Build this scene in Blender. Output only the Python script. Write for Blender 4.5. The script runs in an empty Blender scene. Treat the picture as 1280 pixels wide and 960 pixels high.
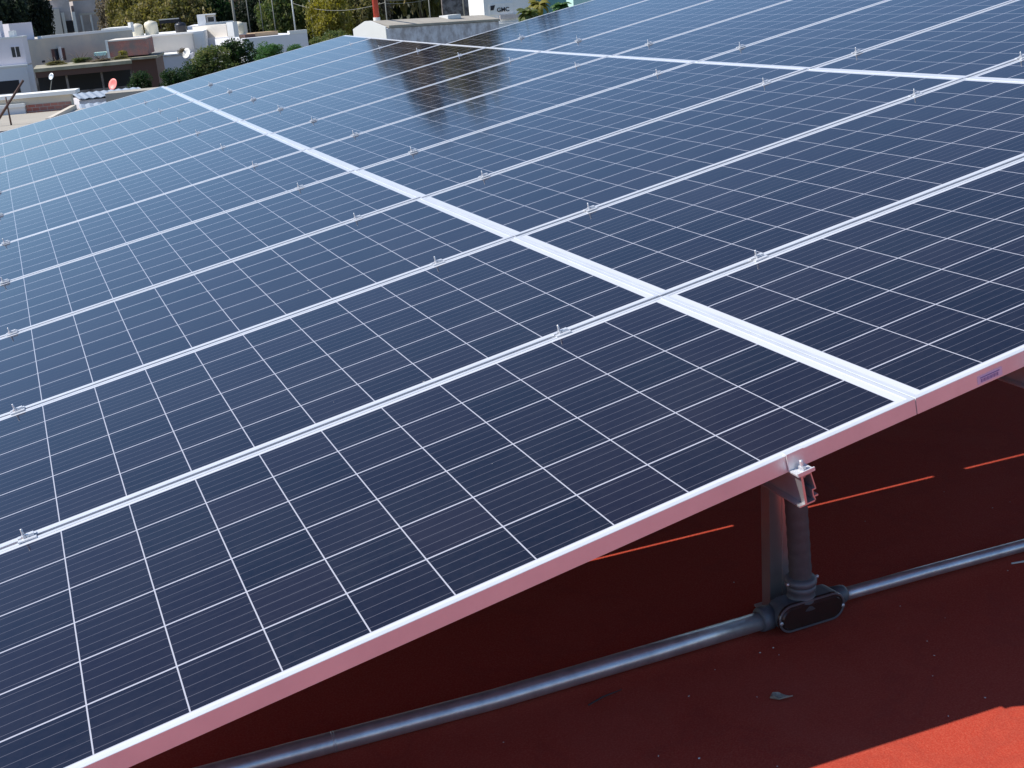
import bpy, bmesh, math, random
from mathutils import Vector, Matrix
R = math.radians
random.seed(7)
sc = bpy.context.scene
COL = sc.collection

# ------------------------------------------------------------------ camera, world, sun, exposure
cam_d = bpy.data.cameras.new('camera')
cam_d.sensor_width = 36.0
cam_d.lens = 42.268
cam_d.clip_start = 0.02
cam_d.clip_end = 4000
cam = bpy.data.objects.new('camera', cam_d)
COL.objects.link(cam)
CAM = Vector((-1.52921211, -1.75851931, 0.82850934))
cx = Vector((0.91962012, -0.38551225, -0.07536005))
cy = Vector((0.18847452, 0.26472572, 0.94572599))
cz = Vector((-0.34463921, -0.8839121, 0.31610634))
m = Matrix.Identity(4)
for i in range(3):
    m[i][0], m[i][1], m[i][2], m[i][3] = cx[i], cy[i], cz[i], CAM[i]
cam.matrix_world = m
sc.camera = cam

SUN_DIR = Vector((-0.82, 0.25, 1.0)).normalized()
sun_el = math.asin(SUN_DIR.z)
sun_az = math.atan2(SUN_DIR.x, SUN_DIR.y)
world = bpy.data.worlds.new('World')
sc.world = world
world.use_nodes = True
wn = world.node_tree
bg = wn.nodes['Background']
sky = wn.nodes.new('ShaderNodeTexSky')
sky.sky_type = 'NISHITA'
sky.sun_disc = False
sky.sun_elevation = sun_el
sky.sun_rotation = sun_az
sky.altitude = 300
sky.air_density = 1.0
sky.dust_density = 0.0
sky.ozone_density = 6.0
wn.links.new(sky.outputs[0], bg.inputs[0])
bg.inputs[1].default_value = 0.125
sun_d = bpy.data.lights.new('sun', 'SUN')
sun_d.energy = 5.0
sun_d.angle = R(0.55)
sun_d.color = (1.0, 0.955, 0.88)
sun = bpy.data.objects.new('sun', sun_d)
sun.rotation_euler = SUN_DIR.to_track_quat('Z', 'Y').to_euler()
COL.objects.link(sun)
sc.view_settings.view_transform = 'Standard'
sc.view_settings.look = 'None'
sc.view_settings.exposure = 0.26
sc.view_settings.gamma = 1.0
sc.view_settings.use_curve_mapping = False

# ------------------------------------------------------------------ helpers
def tag(o, label=None, cat=None, group=None, kind=None):
    if label: o['label'] = label
    if cat: o['category'] = cat
    if group: o['group'] = group
    if kind: o['kind'] = kind
    return o

def obj(name, bm, mat, parent=None, smooth=False, bevel=0.0):
    me = bpy.data.meshes.new(name)
    if bevel > 0:
        es = [e for e in bm.edges if len(e.link_faces) == 2 and e.calc_face_angle(0) > 0.6]
        bmesh.ops.bevel(bm, geom=es, offset=bevel, segments=2, profile=0.6, affect='EDGES', clamp_overlap=True)
    bmesh.ops.recalc_face_normals(bm, faces=bm.faces)
    bm.to_mesh(me); bm.free()
    if mat: me.materials.append(mat)
    if smooth:
        for p in me.polygons: p.use_smooth = True
    o = bpy.data.objects.new(name, me)
    COL.objects.link(o)
    if parent: o.parent = parent
    return o

def empty(name, loc=(0, 0, 0), rot=(0, 0, 0)):
    o = bpy.data.objects.new(name, None)
    o.location = loc; o.rotation_euler = rot
    o.empty_display_size = 0.1
    COL.objects.link(o)
    return o

def box(bm, x0, x1, y0, y1, z0, z1, M=None):
    vs = [Vector(c) for c in ((x0,y0,z0),(x1,y0,z0),(x1,y1,z0),(x0,y1,z0),(x0,y0,z1),(x1,y0,z1),(x1,y1,z1),(x0,y1,z1))]
    if M: vs = [M @ v for v in vs]
    v = [bm.verts.new(c) for c in vs]
    for f in ((0,3,2,1),(4,5,6,7),(0,1,5,4),(1,2,6,5),(2,3,7,6),(3,0,4,7)):
        bm.faces.new([v[i] for i in f])
    return bm

def prism(bm, poly, fn0, fn1):
    """polygon poly (2D list) placed by fn0 / fn1 -> two end caps and the sides"""
    a = [bm.verts.new(fn0(*p)) for p in poly]
    b = [bm.verts.new(fn1(*p)) for p in poly]
    n = len(poly)
    bm.faces.new(a); bm.faces.new(b[::-1])
    for i in range(n):
        bm.faces.new((a[i], b[i], b[(i+1) % n], a[(i+1) % n]))
    return bm

def tube(bm, pts, rads, seg=20, cap=True):
    pts = [Vector(p) for p in pts]
    if not isinstance(rads, (list, tuple)): rads = [rads]*len(pts)
    rings = []
    up = Vector((0.13, 0.31, 0.94)).normalized()
    for i, p in enumerate(pts):
        d = (pts[min(i+1, len(pts)-1)] - pts[max(i-1, 0)]).normalized()
        a = d.cross(up)
        if a.length < 0.05: a = d.cross(Vector((1, 0, 0)))
        a.normalize(); b = d.cross(a).normalized()
        rings.append([bm.verts.new(p + (a*math.cos(2*math.pi*k/seg) + b*math.sin(2*math.pi*k/seg))*rads[i]) for k in range(seg)])
    for r0, r1 in zip(rings, rings[1:]):
        for k in range(seg):
            bm.faces.new((r0[k], r0[(k+1) % seg], r1[(k+1) % seg], r1[k]))
    if cap:
        bm.faces.new(rings[0]); bm.faces.new(rings[-1][::-1])
    return bm

# ------------------------------------------------------------------ materials
def mat(name, col, rough=0.6, metal=0.0, noise=None, bump=None, spec=0.5, coat=0.0):
    """noise = (scale, colour2, contrast) ; bump = (scale, strength)"""
    mt = bpy.data.materials.new(name)
    mt.use_nodes = True
    nt = mt.node_tree
    b = nt.nodes['Principled BSDF']
    b.inputs['Base Color'].default_value = (*col, 1)
    b.inputs['Roughness'].default_value = rough
    b.inputs['Metallic'].default_value = metal
    b.inputs['Specular IOR Level'].default_value = spec
    if coat: b.inputs['Coat Weight'].default_value = coat
    tc = nt.nodes.new('ShaderNodeTexCoord')
    if noise:
        n = nt.nodes.new('ShaderNodeTexNoise')
        n.inputs['Scale'].default_value = noise[0]
        n.inputs['Detail'].default_value = 8
        n.inputs['Roughness'].default_value = 0.65
        r = nt.nodes.new('ShaderNodeValToRGB')
        c = noise[2]
        r.color_ramp.elements[0].position = 0.5-c; r.color_ramp.elements[1].position = 0.5+c
        r.color_ramp.elements[0].color = (*col, 1); r.color_ramp.elements[1].color = (*noise[1], 1)
        nt.links.new(tc.outputs['Object'], n.inputs['Vector'])
        nt.links.new(n.outputs['Fac'], r.inputs[0])
        nt.links.new(r.outputs[0], b.inputs['Base Color'])
    if bump:
        n2 = nt.nodes.new('ShaderNodeTexNoise')
        n2.inputs['Scale'].default_value = bump[0]; n2.inputs['Detail'].default_value = 5
        bp = nt.nodes.new('ShaderNodeBump'); bp.inputs['Strength'].default_value = bump[1]
        bp.inputs['Distance'].default_value = bump[2] if len(bump) > 2 else 0.002
        nt.links.new(tc.outputs['Object'], n2.inputs['Vector'])
        nt.links.new(n2.outputs['Fac'], bp.inputs['Height'])
        nt.links.new(bp.outputs[0], b.inputs['Normal'])
    return mt

class NB:
    """small node builder for maths chains"""
    def __init__(s, nt): s.nt = nt
    def m(s, op, a, b=None, c=None, clamp=False):
        n = s.nt.nodes.new('ShaderNodeMath'); n.operation = op; n.use_clamp = clamp
        for i, v in enumerate((a, b, c)):
            if v is None: continue
            if isinstance(v, (int, float)): n.inputs[i].default_value = v
            else: s.nt.links.new(v, n.inputs[i])
        return n.outputs[0]
    def mix(s, f, a, b):
        n = s.nt.nodes.new('ShaderNodeMix'); n.data_type = 'RGBA'
        for sock, v in ((n.inputs[0], f), (n.inputs[6], a), (n.inputs[7], b)):
            if isinstance(v, (int, float)): sock.default_value = v
            elif isinstance(v, tuple): sock.default_value = (*v, 1)
            else: s.nt.links.new(v, sock)
        return n.outputs[2]

PITCH_V, CELL, GU, MV = 1.0103, 0.15875, 0.0307, 0.0216
PU = 12*CELL + 2*GU
PL, PWD = PU - 0.0022, PITCH_V - 0.0145          # outer size of one panel

def cell_material():
    mt = bpy.data.materials.new('solar_cells_under_glass'); mt.use_nodes = True
    nt = mt.node_tree; nb = NB(nt); b = nt.nodes['Principled BSDF']
    tc = nt.nodes.new('ShaderNodeTexCoord'); sp = nt.nodes.new('ShaderNodeSeparateXYZ')
    nt.links.new(tc.outputs['Object'], sp.inputs[0])
    x = nb.m('ADD', sp.outputs[0], 6*CELL); y = nb.m('ADD', sp.outputs[1], 3*CELL)
    cxn = nb.m('DIVIDE', x, CELL); cyn = nb.m('DIVIDE', y, CELL)
    fx = nb.m('FRACT', cxn); fy = nb.m('FRACT', cyn)
    def edge(f, half):                      # 1 inside the gap on either side of a cell edge
        d = nb.m('MINIMUM', f, nb.m('SUBTRACT', 1.0, f))
        return nb.m('LESS_THAN', d, half/CELL)
    gap = nb.m('MAXIMUM', edge(fx, 0.0013), edge(fy, 0.0022))
    out = nb.m('MAXIMUM', nb.m('GREATER_THAN', nb.m('ABSOLUTE', sp.outputs[0]), 6*CELL),
                          nb.m('GREATER_THAN', nb.m('ABSOLUTE', sp.outputs[1]), 3*CELL))
    bb = nb.m('LESS_THAN', nb.m('ABSOLUTE', nb.m('SUBTRACT', nb.m('FRACT', nb.m('MULTIPLY', fy, 5.0)), 0.5)), 0.00075*5/CELL)
    # cell to cell shade
    cmb = nt.nodes.new('ShaderNodeCombineXYZ')
    nt.links.new(nb.m('FLOOR', cxn), cmb.inputs[0]); nt.links.new(nb.m('FLOOR', cyn), cmb.inputs[1])
    oi = nt.nodes.new('ShaderNodeObjectInfo'); nt.links.new(nb.m('MULTIPLY', oi.outputs['Random'], 91.0), cmb.inputs[2])
    wnz = nt.nodes.new('ShaderNodeTexWhiteNoise'); nt.links.new(cmb.outputs[0], wnz.inputs[0])
    # crystal grain
    vor = nt.nodes.new('ShaderNodeTexVoronoi'); vor.inputs['Scale'].default_value = 95
    nt.links.new(tc.outputs['Object'], vor.inputs['Vector'])
    sv = nt.nodes.new('ShaderNodeSeparateColor'); nt.links.new(vor.outputs['Color'], sv.inputs[0])
    cA = nb.mix(wnz.outputs[0], (0.0045, 0.0050, 0.0125), (0.0095, 0.0070, 0.0160))
    cB = nb.mix(nb.m('MULTIPLY', sv.outputs[0], 0.35), cA, (0.015, 0.012, 0.020))
    # faint dust film, thicker in patches, and a few dried specks
    nz = nt.nodes.new('ShaderNodeTexNoise'); nz.inputs['Scale'].default_value = 2.2; nz.inputs['Detail'].default_value = 9; nz.inputs['Roughness'].default_value = 0.7
    nt.links.new(tc.outputs['Object'], nz.inputs['Vector'])
    cC = nb.mix(bb, cB, (0.090, 0.086, 0.105))
    cD = nb.mix(out, nb.mix(gap, cC, (0.42, 0.42, 0.47)), (0.56, 0.57, 0.60))
    film = nb.m('MULTIPLY', nb.m('SUBTRACT', nz.outputs['Fac'], 0.42, clamp=True), 0.055)
    v2 = nt.nodes.new('ShaderNodeTexVoronoi'); v2.inputs['Scale'].default_value = 9
    mp = nt.nodes.new('ShaderNodeMapping'); mp.inputs['Scale'].default_value = (1.0, 1.7, 1.0)
    addv = nt.nodes.new('ShaderNodeVectorMath'); addv.operation = 'ADD'
    cm2 = nt.nodes.new('ShaderNodeCombineXYZ'); nt.links.new(nb.m('MULTIPLY', oi.outputs['Random'], 37.0), cm2.inputs[0])
    nt.links.new(tc.outputs['Object'], mp.inputs[0]); nt.links.new(mp.outputs[0], addv.inputs[0]); nt.links.new(cm2.outputs[0], addv.inputs[1])
    nt.links.new(addv.outputs[0], v2.inputs['Vector'])
    s2 = nt.nodes.new('ShaderNodeSeparateColor'); nt.links.new(v2.outputs['Color'], s2.inputs[0])
    speck = nb.m('MULTIPLY', nb.m('LESS_THAN', v2.outputs['Distance'], nb.m('MULTIPLY', s2.outputs[1], 0.05)), nb.m('GREATER_THAN', s2.outputs[0], 0.90))
    low = nb.m('MULTIPLY', nb.m('SUBTRACT', -0.955, sp.outputs[0], clamp=True), 22.0, clamp=True)
    wv = nt.nodes.new('ShaderNodeTexNoise'); wv.inputs['Scale'].default_value = 26; wv.inputs['Detail'].default_value = 3
    mp3 = nt.nodes.new('ShaderNodeMapping'); mp3.inputs['Scale'].default_value = (0.05, 1.0, 1.0)
    nt.links.new(addv.outputs[0], mp3.inputs[0]); nt.links.new(mp3.outputs[0], wv.inputs['Vector'])
    drip = nb.m('MULTIPLY', nb.m('SUBTRACT', wv.outputs['Fac'], 0.62, clamp=True), 0.25)
    film = nb.m('ADD', nb.m('ADD', film, drip), nb.m('MULTIPLY', low, 0.06))
    cE = nb.mix(film, cD, (0.40, 0.40, 0.42))
    cF = nb.mix(nb.m('MULTIPLY', speck, 0.6), cE, (0.55, 0.54, 0.52))
    nt.links.new(cF, b.inputs['Base Color'])
    rg = nb.m('ADD', 0.040, nb.m('MULTIPLY', nz.outputs['Fac'], 0.07))
    nt.links.new(nb.m('ADD', rg, nb.m('MULTIPLY', speck, 0.4)), b.inputs['Roughness'])
    b.inputs['IOR'].default_value = 1.45
    return mt

M = {}
M['cells'] = cell_material()
M['alu'] = mat('anodised_aluminium', (0.76, 0.77, 0.79), 0.40, 0.42, noise=(7, (0.64, 0.65, 0.68), 0.22), bump=(300, 0.05, 0.0003))
M['alu2'] = mat('mill_aluminium', (0.62, 0.62, 0.64), 0.36, 0.75, noise=(14, (0.50, 0.50, 0.53), 0.3), bump=(120, 0.08, 0.0004))
M['backsheet'] = mat('grey_backsheet', (0.22, 0.22, 0.23), 0.7)
M['postalu'] = mat('polished_post_aluminium', (0.70, 0.68, 0.68), 0.30, 0.88, noise=(14, (0.60, 0.58, 0.58), 0.3), bump=(40, 0.06, 0.0006))
M['steel'] = mat('zinc_plated_steel', (0.74, 0.74, 0.76), 0.38, 0.6, noise=(60, (0.6, 0.6, 0.62), 0.3))
M['emt'] = mat('galvanised_conduit_pipe', (0.76, 0.77, 0.79), 0.36, 0.8, noise=(22, (0.52, 0.52, 0.54), 0.2), bump=(90, 0.10, 0.0005))
M['castgrey'] = mat('grey_cast_fitting', (0.15, 0.16, 0.18), 0.5, 0.3, noise=(40, (0.10, 0.11, 0.125), 0.3), bump=(160, 0.2, 0.0006))
M['rimgrey'] = mat('highlight_cast_rim', (0.24, 0.24, 0.26), 0.35, 0.7)  # lighter than the body, so the rim's highlight is in the colour
M['cover'] = mat('dark_fitting_cover', (0.07, 0.045, 0.04), 0.25, 0.5, noise=(25, (0.06, 0.035, 0.03), 0.3))
M['rubber'] = mat('dark_flexible_hose', (0.055, 0.052, 0.058), 0.6, 0.0, noise=(60, (0.09, 0.085, 0.09), 0.3), bump=(200, 0.3, 0.0006))
M['sticker'] = mat('pale_lilac_sticker', (0.60, 0.56, 0.74), 0.45)
M['ink'] = mat('blue_violet_ink', (0.20, 0.19, 0.42), 0.5)
M['joint'] = mat('dark_joint', (0.05, 0.035, 0.035), 0.8)

def roof_material():
    mt = bpy.data.materials.new('red_waterproof_coating'); mt.use_nodes = True
    nt = mt.node_tree; nb = NB(nt); b = nt.nodes['Principled BSDF']
    tc = nt.nodes.new('ShaderNodeTexCoord')
    def noise(s, d=8, r=0.6):
        n = nt.nodes.new('ShaderNodeTexNoise'); n.inputs['Scale'].default_value = s
        n.inputs['Detail'].default_value = d; n.inputs['Roughness'].default_value = r
        nt.links.new(tc.outputs['Object'], n.inputs['Vector']); return n.outputs['Fac']
    a = noise(1.3); g = noise(260, 3); k = noise(14, 10, 0.75)
    c = nb.mix(a, (0.43, 0.054, 0.031), (0.36, 0.043, 0.026))
    c = nb.mix(nb.m('MULTIPLY', nb.m('SUBTRACT', g, 0.42, clamp=True), 1.6), c, (0.56, 0.13, 0.08))
    c = nb.mix(nb.m('MULTIPLY', nb.m('SUBTRACT', k, 0.60, clamp=True), 2.2), c, (0.24, 0.032, 0.024))
    st_ = noise(2.7, 5, 0.55)
    rim = nb.m('SUBTRACT', 1.0, nb.m('MULTIPLY', nb.m('ABSOLUTE', nb.m('SUBTRACT', st_, 0.53)), 38.0), clamp=True)
    c = nb.mix(nb.m('MULTIPLY', rim, 0.28), c, (0.30, 0.05, 0.035))
    inn = nb.m('MULTIPLY', nb.m('SUBTRACT', st_, 0.53, clamp=True), 3.0, clamp=True)
    c = nb.mix(nb.m('MULTIPLY', inn, 0.45), c, (0.50, 0.12, 0.08))
    nt.links.new(c, b.inputs['Base Color'])
    b.inputs['Roughness'].default_value = 0.82
    b.inputs['Specular IOR Level'].default_value = 0.08
    bp = nt.nodes.new('ShaderNodeBump'); bp.inputs['Strength'].default_value = 0.55; bp.inputs['Distance'].default_value = 0.003
    nt.links.new(nb.m('ADD', nb.m('MULTIPLY', g, 0.6), k), bp.inputs['Height'])
    nt.links.new(bp.outputs[0], b.inputs['Normal'])
    return mt
M['roof'] = roof_material()

# ------------------------------------------------------------------ our roof (setting)
ROOF = -0.653
GZ = CAM.z - 11.0                                   # street level
bm = bmesh.new(); box(bm, -5.5, 9.0, -6.0, 12.3, ROOF-0.25, ROOF)
tag(obj('red_roof', bm, M['roof']), kind='structure')
M['plaster'] = mat('cream_plaster', (0.55, 0.52, 0.46), 0.85, noise=(0.8, (0.46, 0.43, 0.38), 0.2))
bm = bmesh.new(); box(bm, -5.4, 8.9, -5.9, 12.2, GZ, ROOF-0.252)
b0 = empty('building', (1.7, 3, GZ)); b0.location = (0, 0, 0)
obj('wall', bm, M['plaster'], b0)
tag(b0, 'plastered building under the red roof that carries the solar panels', 'building')
M['earth'] = mat('dry_ground', (0.20, 0.16, 0.11), 0.95, noise=(0.05, (0.10, 0.11, 0.05), 0.2))
bm = bmesh.new()
v = [bm.verts.new((x, y, GZ)) for x, y in ((-2500, -2500), (2500, -2500), (2500, 2500), (-2500, 2500))]
bm.faces.new(v)
tag(obj('ground', bm, M['earth']), kind='structure')

# ------------------------------------------------------------------ array frame of reference
TH = R(10)
CU, SU = math.cos(TH), math.sin(TH)
def bow(u, v): return 0.08*(v/10)**2 - 0.0115*(v/10)*(u/2)
def P(u, v, n=0.0):                                 # point on the tilted array: along the row, away from the front edge, above the glass
    n = n + bow(u, v)
    return Vector((u*CU - n*SU, v, u*SU + n*CU))
def slope_v(u, v): return 0.0016*v - 0.000575*u

# ------------------------------------------------------------------ solar panel
def ring(bm, prof, L, W):
    loops = []
    for sx, sy in ((-1, -1), (1, -1), (1, 1), (-1, 1)):
        loops.append([bm.verts.new((sx*(L/2-d), sy*(W/2-d), n)) for d, n in prof])
    k = len(prof)
    for i in range(4):
        a, b = loops[i], loops[(i+1) % 4]
        for j in range(k):
            bm.faces.new((a[j], b[j], b[(j+1) % k], a[(j+1) % k]))

def make_panel():
    root = empty('solar_panel')
    bm = bmesh.new()
    ring(bm, [(0.0008, 0), (0.0105, 0), (0.0112, -0.0006), (0.0112, -0.0065), (0.002, -0.0065), (0.002, -0.033), (0.026, -0.033), (0.026, -0.035), (0, -0.035), (0, -0.0008)], PL, PWD)
    obj('frame', bm, M['alu'], root)
    bm = bmesh.new(); box(bm, -PL/2+0.0105, PL/2-0.0105, -PWD/2+0.0105, PWD/2-0.0105, -0.0052, -0.0014)
    obj('cell_sheet', bm, M['cells'], root)
    bm = bmesh.new(); box(bm, -PL/2+0.0104, PL/2-0.0104, -PWD/2+0.0104, PWD/2-0.0104, -0.0063, -0.0056)
    obj('backsheet', bm, M['backsheet'], root)
    return root

def copy_tree(o, parent=None):
    c = o.copy(); COL.objects.link(c)
    if parent: c.parent = parent
    for ch in [x for x in bpy.data.objects if x.parent == o]:
        copy_tree(ch, c)
    return c

ORD = ['front', 'second', 'third', 'fourth', 'fifth', 'sixth', 'seventh', 'eighth', 'ninth', 'tenth', 'eleventh']
CN = {-1: 'column left of both white seams', 0: 'column between the white seams', 1: 'column right of both white seams'}
proto = make_panel(); first = True
rj = random.Random(5)
for c in (-1, 0, 1):
    for r in range(11 if c < 1 else 8):
        o = proto if first else copy_tree(proto); first = False
        u, v = (c+0.5)*PU, (r+0.5)*PITCH_V
        o.location = P(u, v)
        far = 1.0 if r > 1 else 0.35
        o.rotation_euler = (slope_v(u, v) + rj.uniform(-0.0016, 0.0016)*far, -TH + rj.uniform(-0.0007, 0.0007)*far, 0)
        if r == 0:
            tag(o, 'front solar panel over the roof edge, ' + CN[c], 'solar panel')
        else:
            tag(o, ORD[r] + ' solar panel from the front, ' + CN[c], 'solar panel')
        o['group'] = 'solar panels of the tilted rooftop array'
        if c == 0 and r == 0: stick_root = o

# sticker on the front frame of the panel right of the first seam
bm = bmesh.new(); yf = -PWD/2
def lu(u): return u - 0.5*PU
box(bm, lu(0.153), lu(0.216), yf-0.0006, yf-0.0001, -0.0305, -0.0125)
st = obj('serial_sticker', bm, M['sticker'], stick_root)
bm = bmesh.new()
box(bm, lu(0.160), lu(0.209), yf-0.0012, yf-0.0007, -0.0185, -0.0165)
for k in range(17):
    a = 0.161 + k*0.0027
    box(bm, lu(a), lu(a+0.0008+0.0008*(k % 3 == 0)), yf-0.0012, yf-0.0007, -0.0275, -0.0205)
obj('barcode', bm, M['ink'], st)

# ------------------------------------------------------------------ mounting rails (open aluminium section) and clamps
RAILS = [(-PU+0.275, 11.12), (-0.298, 11.12), (0.303, 11.12), (PU-0.235, 11.12), (PU+0.288, 8.09), (2*PU-0.29, 8.09)]
RN = ['first', 'second', 'third', 'fourth', 'fifth', 'sixth']
def rail_sections():
    t = 0.0026
    mm = []
    mm.append([(-0.0025, 0), (0.0025, 0), (0.0025, -0.0600), (-0.0025, -0.0600)])            # web
    mm.append([(0.0026, 0), (0.0215, 0), (0.0215, -t), (0.0026, -t)])                         # top
    mm.append([(0.0190, -t), (0.0215, -t), (0.0265, -0.036), (0.0240, -0.036)])               # right wall
    mm.append([(0.0170, -0.0362), (0.0265, -0.0362), (0.0265, -0.0386), (0.0170, -0.0386)])   # step in
    mm.append([(0.0170, -0.0388), (0.0193, -0.0388), (0.0193, -0.0510), (0.0170, -0.0510)])   # step down
    mm.append([(0.0170, -0.0512), (0.0285, -0.0502), (0.0285, -0.0540), (0.0170, -0.0536)])   # lip
    mm.append([(-0.0150, -0.0602), (0.0200, -0.0602), (0.0200, -0.0632), (-0.0150, -0.0632)]) # foot
    mm.append([(0.0201, -0.0602), (0.0180, -0.0538), (0.0205, -0.0538), (0.0226, -0.0602)])
    return mm
for i, (u, vl) in enumerate(RAILS):
    root = empty('mounting_rail', P(u, 0, -0.035))
    bm = bmesh.new()
    vs = [-0.024] + [k*1.39 for k in range(1, 8) if k*1.39 < vl-0.3] + [vl]
    for poly in rail_sections():
        for a, b in zip(vs, vs[1:]):
            loops = []
            for vv in (a, b):
                loops.append([bm.verts.new(P(u+x, vv, n-0.0355) - root.location) for x, n in poly])
            n_ = len(poly)
            for k in range(n_):
                bm.faces.new((loops[0][k], loops[1][k], loops[1][(k+1) % n_], loops[0][(k+1) % n_]))
            if a == vs[0]: bm.faces.new(loops[0])
            if b == vs[-1]: bm.faces.new(loops[1][::-1])
    obj('rail_section', bm, M['alu2'], root)
    tag(root, 'aluminium rail running under the panels, ' + RN[i] + ' of the rails counted from the left', 'rail', 'rails under the solar panels')

def hexprism(bm, c, r, z0, z1, n=6, rot=0.2):
    prism(bm, [(c[0]+r*math.cos(2*math.pi*k/n+rot), c[1]+r*math.sin(2*math.pi*k/n+rot)) for k in range(n)],
          lambda x, y: (x, y, z0), lambda x, y: (x, y, z1))

def make_clamp():
    root = empty('mid_clamp')
    bm = bmesh.new()
    t = 0.003
    L = 0.021
    for s in (-1, 1):                       # wings resting on both frames
        box(bm, -L, L, min(s*0.0078, s*0.0175), max(s*0.0078, s*0.0175), 0.0004, 0.0004+t)
        box(bm, -L, L, min(s*0.0048, s*0.0077), max(s*0.0048, s*0.0077), -0.012, 0.0004+t)
    box(bm, -L, L, -0.0047, 0.0047, -0.012, -0.009)
    obj('clamp_body', bm, M['alu'], root, bevel=0.0006)
    bm = bmesh.new()
    prism(bm, [(-0.0085, -0.006), (0.0085, -0.006), (0.0085, 0.006), (-0.0085, 0.006)], lambda x, y: (x+0.008, y+0.001, 0.0036), lambda x, y: (x+0.008, y+0.001, 0.0098))
    obj('spacer_block', bm, M['alu'], root, bevel=0.001)
    bm = bmesh.new(); hexprism(bm, (-0.006, 0), 0.0066, 0.0036, 0.0098)
    obj('nut', bm, M['steel'], root, bevel=0.0005)
    bm = bmesh.new(); tube(bm, [(-0.006, 0, -0.02), (-0.006, 0, 0.0245), (-0.006, 0, 0.0262)], [0.0029, 0.0029, 0.0020], 12)
    obj('bolt', bm, M['steel'], root, smooth=True)
    return root
cproto = make_clamp(); first = True
rc = random.Random(11)
for i, (u, vl) in enumerate(RAILS[:5]):
    for r in range(1, 11):
        if r*PITCH_V > vl - 0.3: continue
        if i == 4 and r < 2: continue
        o = cproto if first else copy_tree(cproto); first = False
        uu = u + rc.uniform(-0.012, 0.012)
        o.location = P(uu, r*PITCH_V, 0.0)
        o.rotation_euler = (slope_v(u, r) + rc.uniform(-0.03, 0.03), -TH + rc.uniform(-0.03, 0.03), rc.uniform(-0.06, 0.06))
        tag(o, 'bolted clamp on the ' + ['first', 'second', 'third', 'fourth', 'fifth', 'sixth', 'seventh', 'eighth', 'ninth', 'tenth'][r-1] + ' row joint from the front, ' + RN[i] + ' clamp from the left',
            'clamp', 'clamps holding the panels along the row joints')

# end clamp on the front frame, over the second rail
ec = empty('end_clamp', P(-0.288, 0.0, 0.0), (0, -TH, 0))
yo = 0.0070                                 # the frame's outer face lies this far behind the joint line
def ebox(bm, x0, x1, y0, y1, z0, z1): return box(bm, x0, x1, y0, y1, z0, z1)
bm = bmesh.new()
ebox(bm, -0.019, 0.019, yo-0.0045, yo+0.0085, 0.0005, 0.0035)      # lip over the frame
ebox(bm, -0.019, 0.019, yo-0.0046, yo-0.0012, -0.0310, 0.0004)     # upright plate
ebox(bm, -0.019, 0.019, yo-0.0340, yo-0.0012, -0.0345, -0.0312)    # foot on the rail
ebox(bm, -0.019, 0.019, yo-0.0340, yo-0.0310, -0.0311, -0.0270)    # front curl
obj('clamp_body', bm, M['alu'], ec, bevel=0.0007)
bm = bmesh.new(); hexprism(bm, (0.002, yo-0.0175), 0.0075, -0.0311, -0.0240)
obj('nut', bm, M['steel'], ec, bevel=0.0005)
bm = bmesh.new(); tube(bm, [(0.002, yo-0.0175, -0.0480), (0.002, yo-0.0175, -0.0130), (0.002, yo-0.0175, -0.0115)], [0.0038, 0.0038, 0.0028], 12)
obj('bolt', bm, M['steel'], ec, smooth=True)
tag(ec, 'silver end clamp gripping the front frame above the open end of the rail', 'clamp')

# ------------------------------------------------------------------ cross beams and posts under the array
BEAMS = [(0.445, 2*PU), (3.35, 2*PU), (6.45, 2*PU), (10.2, PU)]
BL = ['nearest the front edge', 'second from the front', 'third from the front', 'at the far end']
for k, (v, ue) in enumerate(BEAMS):
    root = empty('cross_beam', P(0, v, -0.1))
    bm = bmesh.new()
    for (y0, y1, n0, n1) in ((-0.025, -0.022, -0.160, -0.1), (-0.022, 0.022, -0.103, -0.1), (-0.022, 0.022, -0.160, -0.157)):
        us = [-1.93, -0.9, 0.3, 1.4, 2.5, ue-0.05]
        us = [q for q in us if q < ue-0.04] + [ue-0.05]
        for a, b in zip(us, us[1:]):
            vs = [P(q, v+yy, nn) - root.location for q, yy, nn in ((a, y0, n0), (b, y0, n0), (b, y1, n0), (a, y1, n0), (a, y0, n1), (b, y0, n1), (b, y1, n1), (a, y1, n1))]
            w = [bm.verts.new(q) for q in vs]
            for f in ((0,3,2,1),(4,5,6,7),(0,1,5,4),(1,2,6,5),(2,3,7,6),(3,0,4,7)):
                bm.faces.new([w[i] for i in f])
    obj('beam_section', bm, M['alu2'], root)
    tag(root, 'aluminium cross beam carrying the rails, the one ' + BL[k], 'beam', 'cross beams under the array')
POSTS = [(-1.86, 0), (-0.030, 0), (1.95, 0), (-1.86, 1), (0.0, 1), (1.95, 1), (3.7, 1), (-1.86, 2), (0.0, 2), (1.95, 2), (3.7, 2), (-1.86, 3), (0.0, 3), (1.9, 3)]
def beam_bottom(x, v):
    u = x/CU - 0.02
    return P(u, v, -0.162).z
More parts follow.
